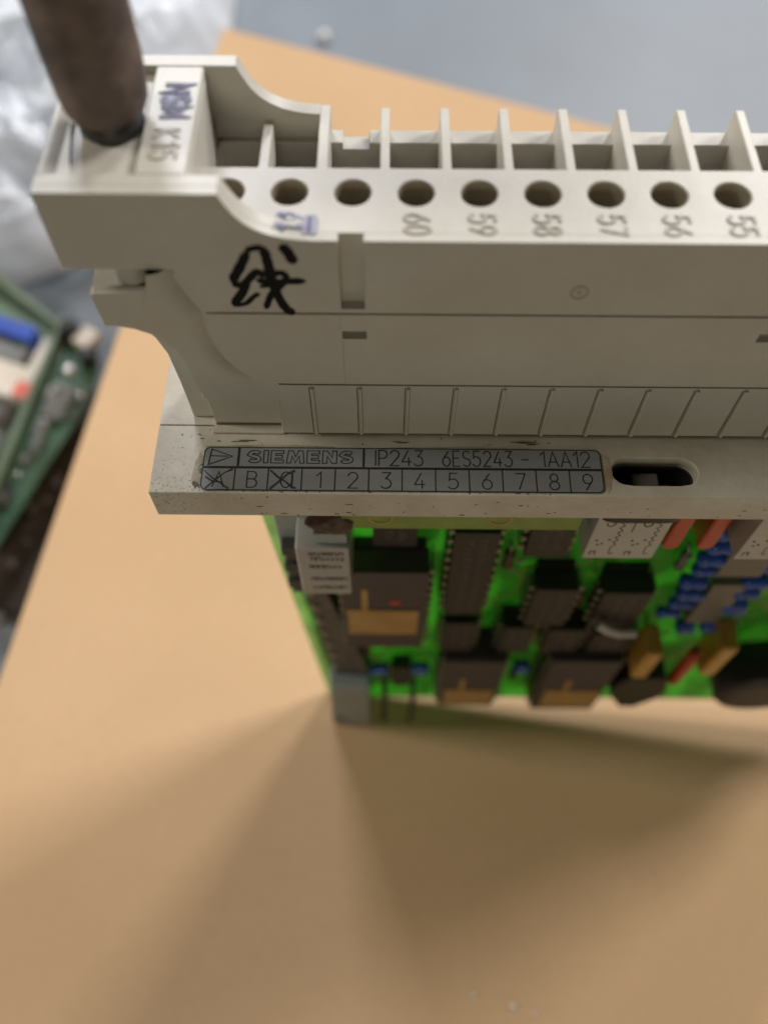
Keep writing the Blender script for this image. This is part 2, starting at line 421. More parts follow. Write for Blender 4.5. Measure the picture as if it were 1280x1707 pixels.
# cardboard box: liner sheets over a fluted core
P0 = Vector((-45.8, 219.8)); U = Vector((-30.4, -212.0)).normalized(); V = Vector((107.5, -26.8)).normalized()
P1 = P0 + U * 350; P3 = P0 + V * 330; P2 = P1 + (P3 - P0)
cb = Frame('cardboard_box', 'plain brown cardboard box lying flat on the grey floor beneath the circuit module', 'box', (20, 60, FLOOR), module=False)
def quad_off(d):
    c = (P0 + P2) / 2
    return [tuple(p + (c - p).normalized() * d) for p in (P0, P1, P2, P3)]
def subdivided(loop, z0, z1, k=40):
    b = bm_new()
    A, B_, C_, D = [Vector(p) for p in loop]
    g = []
    for i in range(k + 1):
        row = []
        for j in range(k + 1):
            s, t = i / k, j / k
            p = (A * (1 - s) + B_ * s) * (1 - t) + (D * (1 - s) + C_ * s) * t
            dz = 0.0
            n_ = mnoise.noise(Vector((p.x * .012, p.y * .009, 3.1)))
            edge = min(s, 1 - s, t, 1 - t)
            dz = 0.35 * n_ * min(1, edge * 6)
            row.append(b.verts.new((p.x, p.y, z1 + dz)))
        g.append(row)
    for i in range(k):
        for j in range(k): b.faces.new((g[i][j], g[i + 1][j], g[i + 1][j + 1], g[i][j + 1]))
    rim = [g[i][0] for i in range(k + 1)] + [g[k][j] for j in range(1, k + 1)] + [g[i][k] for i in range(k - 1, -1, -1)] + [g[0][j] for j in range(k - 1, 0, -1)]
    low = [b.verts.new((q.co.x, q.co.y, z0)) for q in rim]
    for i in range(len(rim)):
        j = (i + 1) % len(rim)
        b.faces.new((rim[i], rim[j], low[j], low[i]))
    b.faces.new(low)
    return b
cb.part('lid_sheet', subdivided(quad_off(0), -0.9, -0.35), 'carton', smooth=60)
cb.part('fluted_core', prism(bm_new(), [quad_off(0.8)], -4.0, -0.9, 'z'), 'carton_dark')
cb.part('body', prism(bm_new(), [quad_off(0.2)], FLOOR + .1, -4.0, 'z'), 'carton', bevel=.6)

# ================================================================== CIRCUIT MODULE
cm = Frame('circuit_module', 'green circuit board with beige front plate, standing upright on the cardboard box', 'circuit board', CONTACT)
# -- front plate with its oblong hole
FX0, FY0, FY1, FT = -17.9, -7.62, 12.3, -4.95
seam = 1.3
pl = prism(bm_new(), [[(FX0, FY0), (XR, FY0), (XR, seam - .05), (FX0, seam - .05)], slot_loop(32.5, 41.9, -6.15, -2.65)], FT, 0, 'z')
plate = cm.part('front_plate', pl, 'plate', bevel=.16)
cm.part('plate_shoulder', prism(bm_new(), [[(FX0 + .04, seam + .05), (XR, seam + .05), (XR, FY1), (FX0 + .04, FY1)]], FT, -0.01, 'z'), 'plate', bevel=.08, parent=plate)
# seat of the hole: dark well with the head of a fixing behind it
b = bm_new(); prism(b, [slot_loop(31.6, 42.8, -6.9, -1.9), slot_loop(32.45, 41.95, -6.2, -2.6)], -7.2, FT - .02, 'z')
well = cm.part('hole_sleeve', b, 'black', parent=plate)
b = bm_new(); prism(b, [slot_loop(32.0, 42.4, -6.5, -2.3)], -8.0, -7.2, 'z'); cm.part('hole_bottom', b, 'black', parent=plate)
b = bm_new(); prism(b, [slot_loop(32.53, 41.87, -6.12, -2.68), slot_loop(32.8, 41.6, -5.85, -2.95)], -4.9, -1.7, 'z'); cm.part('hole_insert', b, 'black', parent=plate)
b = bx(35.4, 38.4, -5.8, -3.0, -7.2, -2.4); cm.part('hole_latch', b, 'greycomp', bevel=.3, parent=plate)
# -- name plate
TOP = 0.13
np_ = prism(bm_new(), [rrect(-12.35, 31.4, -7.3, -1.72, .75)], 0.002, TOP, 'z')
# slightly skewed lower-left corner, as the plate sits
name = cm.part('name_plate', np_, 'label', bevel=.05)
lab = lambda u, v_, h: (u, v_, TOP + h * .6)
b = bm_new()
stroke(b, [(-12.3, -4.38), (31.35, -4.36)], .28, lab)
stroke(b, [(-8.5, -1.8), (-8.5, -4.2)], .26, lab); stroke(b, [(5.28, -1.8), (5.28, -4.2)], .24, lab)
c0, cp = -12.38, 3.648
for i in range(1, 12): stroke(b, [(c0 + cp * i, -4.5), (c0 + cp * i + rnd.uniform(-.03, .03), -7.22)], .12, lab)
stroke(b, rrect(-12.3, 31.35, -7.25, -1.77, .7), .12, lab, True)
cm.part('rule_lines', b, 'engrave', parent=name, label='black engraved dividing lines of the grey name plate')
b = bm_new()
write_outline(b, 'SIEMENS', -7.5, -3.78, 1.62, 11.6, .105, lab)
cm.part('outlined_lettering', b, 'engrave', parent=name)
b = bm_new()
write(b, 'IP243', 6.55, -4.02, 2.0, .13, lab, gap=.16, sx=.92)
write(b, '6ES5243', 13.95, -4.02, 2.0, .13, lab, gap=.15, sx=.80)
write(b, '-', 22.65, -4.1, 2.0, .14, lab)
write(b, '1AA12', 24.75, -4.02, 2.0, .13, lab, gap=.13, sx=.92)
for i, ch in enumerate('ABC123456789'):
    gw = G[ch][0] * 2.0
    write(b, ch, c0 + cp * (i + .5) - gw / 2 + .1, -6.92, 2.0, .12, lab)
stroke(b, [(-11.55, -2.02), (-11.75, -4.05), (-9.2, -2.95)], .12, lab, True); stroke(b, [(-11.55, -2.9), (-9.7, -2.95)], .12, lab)
cm.part('engraved_lettering', b, 'engrave', parent=name)
b = bm_new()
stroke(b, [(-12.1, -4.8), (-11.2, -5.7), (-10.2, -6.4), (-9.3, -7.1)], .19, lab, taper=[.6, 1, .7, 1.3])
stroke(b, [(-11.8, -7.1), (-10.7, -5.9), (-9.9, -5.1), (-9.0, -4.6)], .18, lab, taper=[1.2, .9, .6, 1.6])
stroke(b, [(-11.9, -5.6), (-11.2, -6.1), (-10.8, -6.3)], .22, lab)
stroke(b, [(-4.9, -4.7), (-4.0, -5.6), (-3.1, -6.2), (-2.3, -7.0)], .24, lab, taper=[.8, 1, .8, 1])
stroke(b, [(-4.8, -7.1), (-3.9, -6.2), (-3.0, -5.2), (-2.2, -4.75)], .24, lab, taper=[1.2, 1, .8, 1.4])
stroke(b, [(-2.5, -4.9), (-2.45, -5.8), (-2.5, -6.8), (-2.0, -7.0)], .22, lab)
cm.part('crossing_out', b, 'scribble', parent=name, label='dark pen crosses over the letters A and C')
# glue and dirt squeezed out round the name plate
def blob_loop(cx, cy, rx, ry, seed, n=26, jag=.3):
    r_ = random.Random(seed); ph = [r_.uniform(0, 6) for _ in range(4)]
    out = []
    for i in range(n):
        a = 2 * math.pi * i / n
        k = 1 + jag * (math.sin(2 * a + ph[0]) * .4 + math.sin(3 * a + ph[1]) * .35 + math.sin(7 * a + ph[2]) * .25)
        out.append((cx + rx * k * math.cos(a), cy + ry * k * math.sin(a)))
    return out
for i, (cx, cy, rx, ry) in enumerate(((-12.75, -4.9, .55, 2.5), (31.9, -4.6, .5, 2.6), (-4, -1.6, 7.5, .22), (16, -1.62, 9, .18))):
    cm.part('glue_smear', prism(bm_new(), [blob_loop(cx, cy, rx, ry, 3 + i)], 0.001, 0.035, 'z'), 'glue', parent=plate)
b = bm_new()
for i in range(48):
    t = rnd.random()
    if t < .5: px_, py_ = rnd.uniform(-12, 31), -7.36 + rnd.uniform(-.08, .06)
    elif t < .8: px_, py_ = rnd.uniform(-12, 28), rnd.uniform(-1.5, -.3)
    else: px_, py_ = rnd.uniform(-17.5, -12), rnd.uniform(-7, 1)
    r_ = rnd.uniform(.02, .07)
    prism(b, [blob_loop(px_, py_, r_ * rnd.uniform(1, 4), r_, i, 9, .5)], 0.001, .045, 'z')
for (cx, cy) in ((9.4, -.85), (22.6, -.75), (24.0, -.95), (23.2, -.7), (-8.5, -.9), (-7.6, -.75)):
    prism(b, [blob_loop(cx, cy, .8, .10, int(cx * 10), 14, .6)], 0.001, .05, 'z')
cm.part('dirt_specks', b, 'dirt', parent=plate, stuff=True)
b = bm_new()
for i in range(46):
    px_, pz_ = rnd.uniform(-16, 60), rnd.uniform(-4.7, -.2); r_ = rnd.uniform(.03, .09)
    prism(b, [blob_loop(px_, pz_, r_ * rnd.uniform(1, 5), r_, 100 + i, 9, .5)], FY0 - .03, FY0 - .002, 'y')
cm.part('edge_scuffs', b, 'dirt', parent=plate, stuff=True)

# -- the board itself
PY0, PY1 = 4.0, 5.6
board = cm.part('board', prism(bm_new(), [[(-9.0, -5.2), (-2.7, -108.5), (XR - 4, -108.5), (XR - 4, -5.2)]], PY0, PY1, 'y'), 'pcb', smooth=20)
cm.part('board_margin', prism(bm_new(), [[(-10.9, -5.2), (-4.35, -108.5), (-2.75, -108.5), (-9.05, -5.2)]], PY0 + .05, PY1 - .05, 'y'), 'pcb_edge', parent=board,
        label='pale lime bare laminate along the left edge of the board')
# copper tracks and pads on the component side
b = bm_new()
for i in range(46):
    x = rnd.uniform(-1, 96); z0 = rnd.uniform(-104, -40); L_ = rnd.uniform(8, 34)
    stroke(b, [(x, z0), (x, z0 + L_ * .6), (x + rnd.choice((-2.5, 2.5)), z0 + L_ * .6 + 2.5), (x + 2.5, z0 + L_)], .55, lambda u, v_, h: (u, PY0 - h, v_))
cm.part('copper_tracks', b, 'strip', parent=board, stuff=True)
b = bm_new()
for i in range(150):
    cx, cz = rnd.uniform(-2, 96), rnd.uniform(-106, -14)
    prism(b, [circle(cx, cz, .55, 8)], PY0 - .22, PY0 - .01, 'y')
cm.part('solder_pads', b, 'pin', parent=board, stuff=True)

# -- narrow olive strip board tucked under the front plate, with ring pads
st = cm.part('strip_board', bx(2.4, 31.3, -5.0, 3.9, -12.7, -8.6), 'strip', bevel=.15)
for cx in (7.2, 21.4):
    b = bm_new(); R0 = 1.5
    prism(b, [circle(cx, -9.9, R0, 24), circle(cx, -9.9, R0 - .28, 24)], -5.08, -5.003, 'y')
    cm.part('ring_pad', b, 'gold', parent=st)
# -- relays
rl = cm.part('grey_relay', bx(-3.6, 3.2, -6.0, 3.9, -30.2, -16.2), 'relay', bevel=.3)
rf = lambda u, v_, h: (u, -6.0 - h, v_)
b = bm_new()
for k, z in enumerate((-18.2, -19.6, -21.9, -25.6, -28.3)):
    x = -2.0 + (.3 if k == 1 else 0)
    while x < 2.3:
        L_ = rnd.uniform(.25, .5)
        stroke(b, [(x, z), (x, z + .9), (x + L_, z + .9), (x + L_, z)] if rnd.random() < .6 else [(x, z + .9), (x + L_, z + .4), (x, z)], .18, rf)
        x += L_ + .22
cm.part('relay_print', b, 'printdark', parent=rl)
cm.part('grey_socket', bx(-6.7, -1.4, -1.2, 3.9, -26.0, -10.0), 'relay_blue', bevel=.3)
cm.part('relay_cover', bx(-1.2, 3.0, -5.4, 3.9, -16.2, -13.6), 'relay_blue', bevel=.3, parent=rl)
def lumpy(cx, cy, cz, rx, ry, rz, seed, sub=3):
    b = bm_new(); bmesh.ops.create_icosphere(b, subdivisions=sub, radius=1)
    for v_ in b.verts:
        k = 1 + .30 * mnoise.noise(v_.co * 1.7 + Vector((seed, 0, 0))) + .12 * mnoise.noise(v_.co * 5 + Vector((seed, 4, 0)))
        v_.co = Vector((cx + v_.co.x * rx * k, cy + v_.co.y * ry * k, cz + v_.co.z * rz * k))
    return b
cm.part('resin_lump', lumpy(1.2, -4.4, -11.6, 2.9, 1.6, 1.9, 5), 'rust', smooth=80)
# crimped black clamp and rail down the left edge
b = bm_new()
for k in range(6): box(b, -6.2 + (k % 2) * .4, -3.3 - (k % 3) * .3, -3.0 + .5 * (k % 2), 3.9, -24.6 - 2.6 * k, -22.3 - 2.6 * k)
cm.part('edge_clamp', b, 'tip', bevel=.25)
cm.part('guide_rail', prism(bm_new(), [[(-5.6, -38), (-2.3, -38), (-1.0, -46), (5.2, -84), (-1.6, -88), (-5.0, -44)]], 0.4, 3.9, 'y'), 'rail', bevel=.3)
b = bm_new()
for k in range(7): lathe(b, -4.0 + .45 * k, -44 - 5.6 * k, [(.7, .39), (.8, .1), (.4, -.1)], 12, 'y')
cm.part('rail_rivets', b, 'pin')
br = cm.part('connector_end', prism(bm_new(), [[(-3.4, -108.9), (4.8, -109.2), (4.9, -83.5), (-2.8, -82.2)], circle(-1.6, -105.4, 1.2, 16)], -2.2, 3.9, 'y'), 'bracket', bevel=.35)
cm.part('mounting_hole', prism(bm_new(), [circle(-1.6, -105.4, 1.22, 16)], -1.2, 3.8, 'y'), 'black', parent=br)

# -- chips
def chip(x0, x1, z0, z1, yf, m='chip', socket=False, pins='x', name='chip', label=None):
    o = cm.part(name, bx(x0, x1, yf, PY0 - (1.2 if socket else .6), z0, z1), m, bevel=.12, label=label)
    if socket: cm.part('socket', bx(x0 + .4, x1 - .4, PY0 - 1.2, PY0 - .02, z0 + .3, z1 + 1.0), 'black', parent=o)
    b = bm_new(); n = max(2, int((z1 - z0) / 2.54)) if pins == 'x' else max(2, int((x1 - x0) / 2.54))
    for k in range(n):
        if pins == 'x':
            z = z0 + (k + .5) * (z1 - z0) / n
            for xs, xe in ((x0 - .75, x0), (x1, x1 + .75)):
                box(b, xs, xe, yf + .9, yf + 1.2, z - .5, z + .5)
                xx = xs if xs < x0 else xe - .25
                box(b, xx, xx + .25, yf + 1.2, PY0, z - .28, z + .28)
        else:
            x = x0 + (k + .5) * (x1 - x0) / n
            for zs, ze in ((z0 - .75, z0), (z1, z1 + .75)):
                box(b, x - .5, x + .5, yf + .9, yf + 1.2, zs, ze)
                zz = zs if zs < z0 else ze - .25
                box(b, x - .28, x + .28, yf + 1.2, PY0, zz, zz + .25)
    cm.part('pins', b, 'pin', parent=o)
    if m == 'chip':
        b = bm_new(); cf = lambda u, v_, h: (u, yf - h, v_); zc = (z0 + z1) / 2
        for r_ in (0, 1):
            z = z1 - 2
            while z > z0 + 2.2:
                L_ = rnd.uniform(.5, 1.1); xx = (x0 + x1) / 2 + (.9 if r_ else -.9)
                stroke(b, [(xx - .45, z), (xx + .45, z), (xx + .45, z - L_ * .6)] if rnd.random() < .6 else [(xx - .45, z), (xx + .4, z - L_ * .5)], .16, cf)
                z -= L_ + .35
        cm.part('chip_print', b, 'greycomp', parent=o)
    return o
g1 = chip(1.3, 14.2, -63.0, -32.8, -1.5, 'ceramic', True, name='ceramic_chip', label='large purple ceramic chip with a wide gold lid and red dot')
cm.part('gold_lid', bx(1.9, 13.1, -1.75, -1.45, -56.0, -46.2), 'gold', parent=g1, bevel=.06)
cm.part('gold_track', bx(4.2, 5.1, -1.62, -1.46, -46.2, -38.4), 'gold', parent=g1)
cm.part('red_dot', prism(bm_new(), [circle(9.3, -43.3, .9, 18)], -1.6, -1.48, 'y'), 'red', parent=g1)
g2 = chip(18.6, 29.6, -93.3, -67.6, -2.5, 'ceramic', True, name='ceramic_chip')
cm.part('gold_lid', bx(19.6, 29.0, -2.75, -2.45, -91.6, -83.2), 'gold', parent=g2, bevel=.06)
cm.part('gold_track', bx(22.2, 23.1, -2.62, -2.46, -83.2, -77), 'gold', parent=g2)
g3 = chip(37.8, 50.3, -95.2, -67.0, -2.5, 'ceramic', True, name='ceramic_chip')
cm.part('gold_lid', bx(39.2, 49.6, -2.75, -2.45, -92.8, -83.0), 'gold', parent=g3, bevel=.06)
cm.part('gold_track', bx(42.2, 43.1, -2.62, -2.46, -83.0, -77), 'gold', parent=g3)
chip(6.0, 12.2, -29.2, -22.8, 1.0, pins='y')
chip(17.1, 23.2, -49.2, -21.3, -1.0)
chip(17.7, 23.2, -66.5, -53.0, -1.0)
chip(27.4, 33.4, -30.2, -20.0, 0.0)
chip(30.6, 37.2, -53.6, -39.4, -1.0, socket=True)
chip(27.6, 32.9, -66.3, -54.8, -1.0)
chip(35.4, 41.6, -66.3, -55.6, -1.0)
chip(41.2, 48.8, -53.6, -40.4, -1.0, socket=True)
chip(43.3, 50.4, -66.2, -57.4, -1.0)
chip(9.2, 12.9, -90.2, -79.8, 0.5)
for x in (90, 101, 112): chip(x, x + 6.5, -48, -28, -1.0); chip(x, x + 6.5, -84, -60, -1.0)
# -- printed switch blocks under the plate
def dip(x0, x1):
    o = cm.part('relay_block', bx(x0, x1, -6.5, 3.9, -17.3, -5.4), 'white', bevel=.2)
    pf = lambda u, v_, h: (u, -6.5 - h, v_); b = bm_new(); w_ = (x1 - x0) / 2
    for h_ in (0, 1):
        u = x0 + .5 + h_ * w_ * .98
        stroke(b, arc(u + 1.2, -8.0, .5, .8, 180, 400, 12), .16, pf)
        for dx, dz in ((.2, -12.4), (1.0, -13.2), (1.7, -12.2), (.5, -13.5)): stroke(b, [(u + dx, dz), (u + dx + .3, dz)], .3, pf)
        zz = [(u + 2.6 + (.3 if k % 2 else -.2), -8.0 - .6 * k) for k in range(11)]
        stroke(b, [(u + 2.6, -7.0)] + zz + [(u + 2.5, -15.8), (u + 3.1, -15.8)], .10, pf)
        stroke(b, [(u + .2, -16.2), (u + .2, -15.3), (u + .8, -15.3), (u + .8, -16.2)], .16, pf)
    stroke(b, [(x0 + w_ + .1, -10.2), (x0 + w_ + .1, -7.6)], .12, pf)
    cm.part('circuit_print', b, 'printdark', parent=o)
dip(32.4, 41.2); dip(51.4, 60.4)
for x0 in (43.3, 47.8):
    w_ = 2.3
    lp = [(x0, -5.4), (x0 + w_, -5.4)] + circle(x0 + w_ / 2, -18.6, w_ / 2, 10, 0, -math.pi)
    cm.part('red_jumper', prism(bm_new(), [lp], -4.0, 3.9, 'y'), 'red', bevel=.45)
# -- blue resistors in two columns, loose blue beads
def bead(x, z, y=1.2, r=1.55, L_=4.0):
    b = lathe(bm_new(), y, z, [(r * .35, x - L_ / 2 - .4), (r * .95, x - L_ / 2), (r, x - L_ / 4), (r * .82, x), (r, x + L_ / 4), (r * .95, x + L_ / 2), (r * .35, x + L_ / 2 + .4)], 16, 'x')
    cm.part('resistor', b, 'blue', smooth=70)
for k in range(8): bead(55.0 + rnd.uniform(-.5, .5), -23.5 - 4.1 * k + rnd.uniform(-.5, .5), 1.2 + rnd.uniform(-.7, .5), rnd.uniform(1.05, 1.5), rnd.uniform(3.0, 4.2))
for k in range(5): bead(64.2 + rnd.uniform(-.5, .5), -35.0 - 4.2 * k + rnd.uniform(-.6, .6), 1.2 + rnd.uniform(-.7, .5), rnd.uniform(1.05, 1.5), rnd.uniform(3.0, 4.2))
bead(58.6, -57.0, .6, 1.5, 2.4); bead(62.4, -56.2, .6, 1.5, 2.4)
bead(6.9, -81, .9, 1.4, 2.6); bead(14.7, -80.6, .9, 1.4, 2.6); bead(34.0, -79, .9, 1.4, 2.4)
for (x, z, m_) in ((26.2, -36, 'rust'), (39.4, -50, 'rust'), (34.4, -61, 'rust'), (52.2, -36, 'greycomp'), (3.4, -68, 'greycomp'), (4.4, -74, 'rust'), (33.8, -88, 'chip'), (68, -62, 'rust')):
    b = lathe(bm_new(), x, 2.6, [(.3, z - 2.4), (.9, z - 2.0), (.75, z), (.9, z + 2.0), (.3, z + 2.4)], 12)
    cm.part('small_resistor', b, m_, smooth=70)
    cm.part('resistor_lead', tube(bm_new(), [(x, 3.95, z - 3.4), (x, 2.6, z - 3.2), (x, 2.6, z + 3.2), (x, 3.95, z + 3.4)], .22, 6), 'pin', smooth=80)
cm.part('trimmer', bx(57.6, 63.0, 0, 3.9, -54.5, -39.2), 'greycomp', bevel=.3)
cm.part('trimmer', bx(56.6, 63.4, 0, 3.9, -36.4, -29.0), 'greycomp', bevel=.3)
# -- amber film capacitors
for x0, z0, z1 in ((51.4, -68.4, -56.4), (62.9, -66.6, -53.4)):
    fcap = cm.part('film_capacitor', bx(x0, x0 + 2.9, -5.0, 0.9, z0, z1), 'yellow', bevel=.75, seg=3)
    for zz in (z0 + 2.5, z1 - 2.5): cm.part('capacitor_lead', tube(bm_new(), [(x0 + 1.4, .8, zz), (x0 + 1.4, 2.4, zz + .3), (x0 + 1.4, 3.98, zz)], .3, 6), 'pin', parent=fcap, smooth=80)
# -- lower right parts
lp = [(53.2, -74), (59.8, -74), (61.8, -80), (61.2, -86), (58, -91.3), (55.0, -91.3), (51.6, -84), (51.4, -79)]
cm.part('choke', prism(bm_new(), [lp], -3.2, 3.9, 'y'), 'chip', bevel=.4)
b = lathe(bm_new(), 62.8, -1.2, [(.5, -80.2), (1.25, -79.6), (1.25, -65), (.5, -64.4)], 14)
cm.part('red_diode', b, 'red', smooth=60)
cm.part('inductor', lathe(bm_new(), 79.6, -80.5, [(8.6, 3.9), (8.8, 1), (8.8, -3.2), (8.0, -4.2), (5, -4.4)], 32, 'y'), 'chip', smooth=50)
b = bm_new()
tube(b, [(42.0, -2.0, -50.0), (44, -2.4, -51.6), (46, -2.5, -52.6), (48.8, -2.2, -53.2)], .85, 10)
cm.part('white_jumper_wire', b, 'white', smooth=80)
for x in (7.9, 13.6):
    cm.part('wire_leg', tube(bm_new(), [(x, 1.5, -88), (x, -1.6, -91), (x - .2, -1.8, -107)], .55, 8), 'black', smooth=80)
for x in (66, 68.5, 85): cm.part('wire_leg', tube(bm_new(), [(x, 3.5, -60), (x, -.5, -62), (x, -.6, -70)], .4, 8), 'pin', smooth=80)

# ================================================================== FRONT CONNECTOR
fc = Frame('terminal_connector', 'beige screw terminal connector with round holes plugged on top of the front plate', 'connector', (20, 5, 0.05))
PH, XH, YH, ZT = 5.496, 4.632, 5.947, 28.66
XF, YN, YF = 7.415, 9.0, 17.65
NEND = int((XR - XF) // PH)
XEND = XF + PH * NEND
curve = [(-5.8, 33.4), (-5.35, 32.4), (-4.75, 31.3), (-4.0, 30.4), (-3.1, 29.75), (-2.1, 29.25), (-0.9, 28.92), (0.3, 28.74), (1.4, ZT)]
# upper front skin (curved rim at the left, slot cut in it), lower panel, skirt
SK = 1.0
slots = [3.55, 43.0, 82.5]
top = []
for s in slots: top += [(s, ZT), (s, 20.5), (s + 2.15, 20.5), (s + 2.15, ZT)]
outline = [(-20.5, 25.25), (-20.5, 33.4)] + curve + top[:] + [(XEND, ZT), (XEND, 19.95), (-9.0, 19.95), (-9.8, 21.5), (-10.6, 23.4), (-11.0, 25.25)]
upper = fc.part('upper_front', prism(bm_new(), [outline], 0.0, SK, 'y'), 'beige', bevel=.05)
# thick curved rim behind the skin at the left end
fc.part('front_rim', prism(bm_new(), [[(-20.5, 25.25), (-20.5, 33.4)] + curve + [(1.4, 27.6), (-8.6, 27.6), (-11, 25.25)]], SK, 2.25, 'y'), 'beige', bevel=.05, parent=upper)
fc.part('mould_mark', prism(bm_new(), [circle(24.85, 22.85, .85, 24), circle(24.85, 22.85, .62, 24)], -.05, .0, 'y'), 'relief_grey', parent=upper)
fc.part('mould_mark', prism(bm_new(), [circle(24.85, 22.85, .22, 12)], -.05, .0, 'y'), 'relief_grey', parent=upper)
# lower panel with small pockets
pk = [[(s - .05, 16.35), (s + 2.25, 16.35), (s + 2.25, 17.45), (s - .05, 17.45)] for s in slots]
lp = [(-9.0, 19.7), (-9.05, 18.2), (-8.9, 16.5), (-8.55, 14.8), (-7.9, 13.0), (-6.9, 11.4), (-5.7, 10.3), (-4.6, 9.75), (-3.4, 9.45), (-2.0, 9.4), (XEND, 9.4), (XEND, 19.7)]
panel = fc.part('lower_panel', prism(bm_new(), [lp] + pk, 0.0, SK, 'y'), 'beige', bevel=.12)
b = bm_new(); stroke(b, [(3.5, 9.6), (3.5, 16.2)], .07, lambda u, v_, h: (u, -.0 - h * .3, v_)); stroke(b, [(3.35, 17.6), (3.35, 19.6)], .07, lambda u, v_, h: (u, -.0 - h * .3, v_))
fc.part('parting_line', b, 'relief_grey', parent=panel)
# skirt: arm, strip of ribs, foot recess
SY = 0.22
sk = [(-18.3, 22.2), (-18.5, 18.8), (-17.3, 18.7), (-15.9, 18.3), (-14.3, 17.5), (-13.3, 16.4), (-12.4, 15.3), (-12.0, 13.7), (-11.85, 10.9),
      (-11.75, 7.9), (-11.75, 6.5), (-11.4, 6.2), (-3.6, 6.05), (-3.95, 0.05), (XEND, 0.05), (XEND, 9.9), (-1.0, 9.9), (-4.0, 11), (-6.5, 14), (-8, 20.2), (-10, 24), (-12.2, 25.2), (-13.6, 22.6)]
skirt = fc.part('skirt', prism(bm_new(), [sk], SY, 2.4, 'y'), 'beige', bevel=.18)
fc.part('foot_recess', prism(bm_new(), [[(-11.35, 0.5), (-3.5, 0.55), (-3.4, 6.3), (-11.7, 6.6)]], SY + 1.0, 2.38, 'y'), 'beige', bevel=.08, parent=skirt)
fc.part('foot_ledge', bx(-11.6, -3.7, SY - .1, 2.3, .06, .3), 'plate', parent=skirt)
fr_ = lambda u, v_, h: (u, SY - .012 - h * .3, v_)
b = bm_new()
edge_ = [(-9.2, 19.7), (-9.25, 18.1), (-9.12, 16.3), (-8.8, 14.5), (-8.12, 12.65), (-7.1, 11.0), (-5.85, 9.9), (-4.7, 9.33), (-3.4, 9.03), (-2.0, 8.98), (XEND, 8.98)]
stroke(b, edge_[8:], .22, fr_)
fc.part('seam_shade', b, 'seam', parent=panel)  # painted shade line below the panel's lower edge
b = bm_new()
stroke(b, [(-11.3, .42), (-3.7, .42)], .5, lambda u, v_, h: (u, SY + .98 - h, v_)); stroke(b, [(-3.72, .4), (-3.66, 6.0)], .22, lambda u, v_, h: (u, SY + .98 - h, v_))
fc.part('recess_dark_line', b, 'seam', parent=skirt)  # dark lines along the recess bottom and right side
E_ = [(-11.0, 25.2), (-10.5, 23.4), (-9.75, 21.5), (-9.0, 19.8), (-9.05, 18.2), (-8.9, 16.5), (-8.55, 14.8), (-7.9, 13.0), (-6.9, 11.4), (-5.7, 10.3), (-4.6, 9.7), (-3.4, 9.42)]
O_ = [(-13.2, 25.2), (-13.7, 23.0), (-14.5, 21.2), (-14.6, 19.2), (-14.4, 17.4), (-13.4, 16.35), (-12.55, 15.3), (-12.1, 13.7), (-11.9, 10.9), (-11.65, 7.9), (-8.2, 6.75), (-3.9, 6.3)]
def dense(L, k=5):
    out = []
    for a, c in zip(L, L[1:]): out += [(a[0] + (c[0] - a[0]) * t / k, a[1] + (c[1] - a[1]) * t / k) for t in range(k)]
    return out + [L[-1]]
E_, O_ = dense(E_), dense(O_); nb = len(E_); bb = bm_new(); rows = []
for k in range(nb):
    f_ = min(1, max(0, (k / (nb - 1) - .62) / .36)); yo = -.62 * (1 - f_) + .20 * f_; yi = .62 * (1 - f_) + .24 * f_
    L_ = math.dist(E_[k], O_[k]); row = []
    for t in [0, .06, .12, .18, .25, .32, .4, .5, .65, .82, 1]:
        q = min(1, t * L_ / 2.4); q = 1 - (1 - q) ** 2.2
        row.append(bb.verts.new((E_[k][0] + (O_[k][0] - E_[k][0]) * t, yi + (yo - yi) * q, E_[k][1] + (O_[k][1] - E_[k][1]) * t)))
    row.append(bb.verts.new((O_[k][0] + .05, .6, O_[k][1]))); rows.append(row)
for a, c in zip(rows, rows[1:]):
    for t in range(len(a) - 1): bb.faces.new((a[t], a[t + 1], c[t + 1], c[t]))
fc.part('flange', bb, 'beige', parent=skirt, smooth=40)
hk = [(-18.4, 23.0), (-18.75, 22.7), (-18.8, 22.3), (-18.55, 18.6), (-17.3, 18.55), (-15.9, 18.2), (-14.35, 17.4), (-14.5, 19.2), (-14.45, 21.2), (-13.65, 23.1)]
fc.part('hook', prism(bm_new(), [hk], -.62, SY + .1, 'y'), 'beige', bevel=.12, parent=skirt)
rib0 = line0 = None
for i in range(0, 24):
    if rib0 is None:
        bb = bm_new()
        prism(bb, [[(-.24, SY + .05), (-.15, SY - .36), (.15, SY - .36), (.24, SY + .05)]], .35, 8.6, 'z')
        rib0 = fc.part('rib', bb, 'beige', bevel=.08)
        bb = bm_new(); stroke(bb, [(-.33, .4), (-.33, 8.5)], .11, fr_)
        line0 = fc.part('rib_shade', bb, 'seam', parent=rib0)  # shadow line painted along the left of each rib
    else:
        c = rib0.copy(); col.objects.link(c); c.parent = fc.o; c.location = (5.0 * i * S, 0, 0)
        c2 = line0.copy(); col.objects.link(c2); c2.parent = c; c2.location = (0, 0, 0)
b = bm_new(); stroke(b, [(-4.0, .12), (XEND, .12)], .16, fr_)
fc.part('foot_dark_line', b, 'seam', parent=skirt)  # dark line where the skirt meets the plate
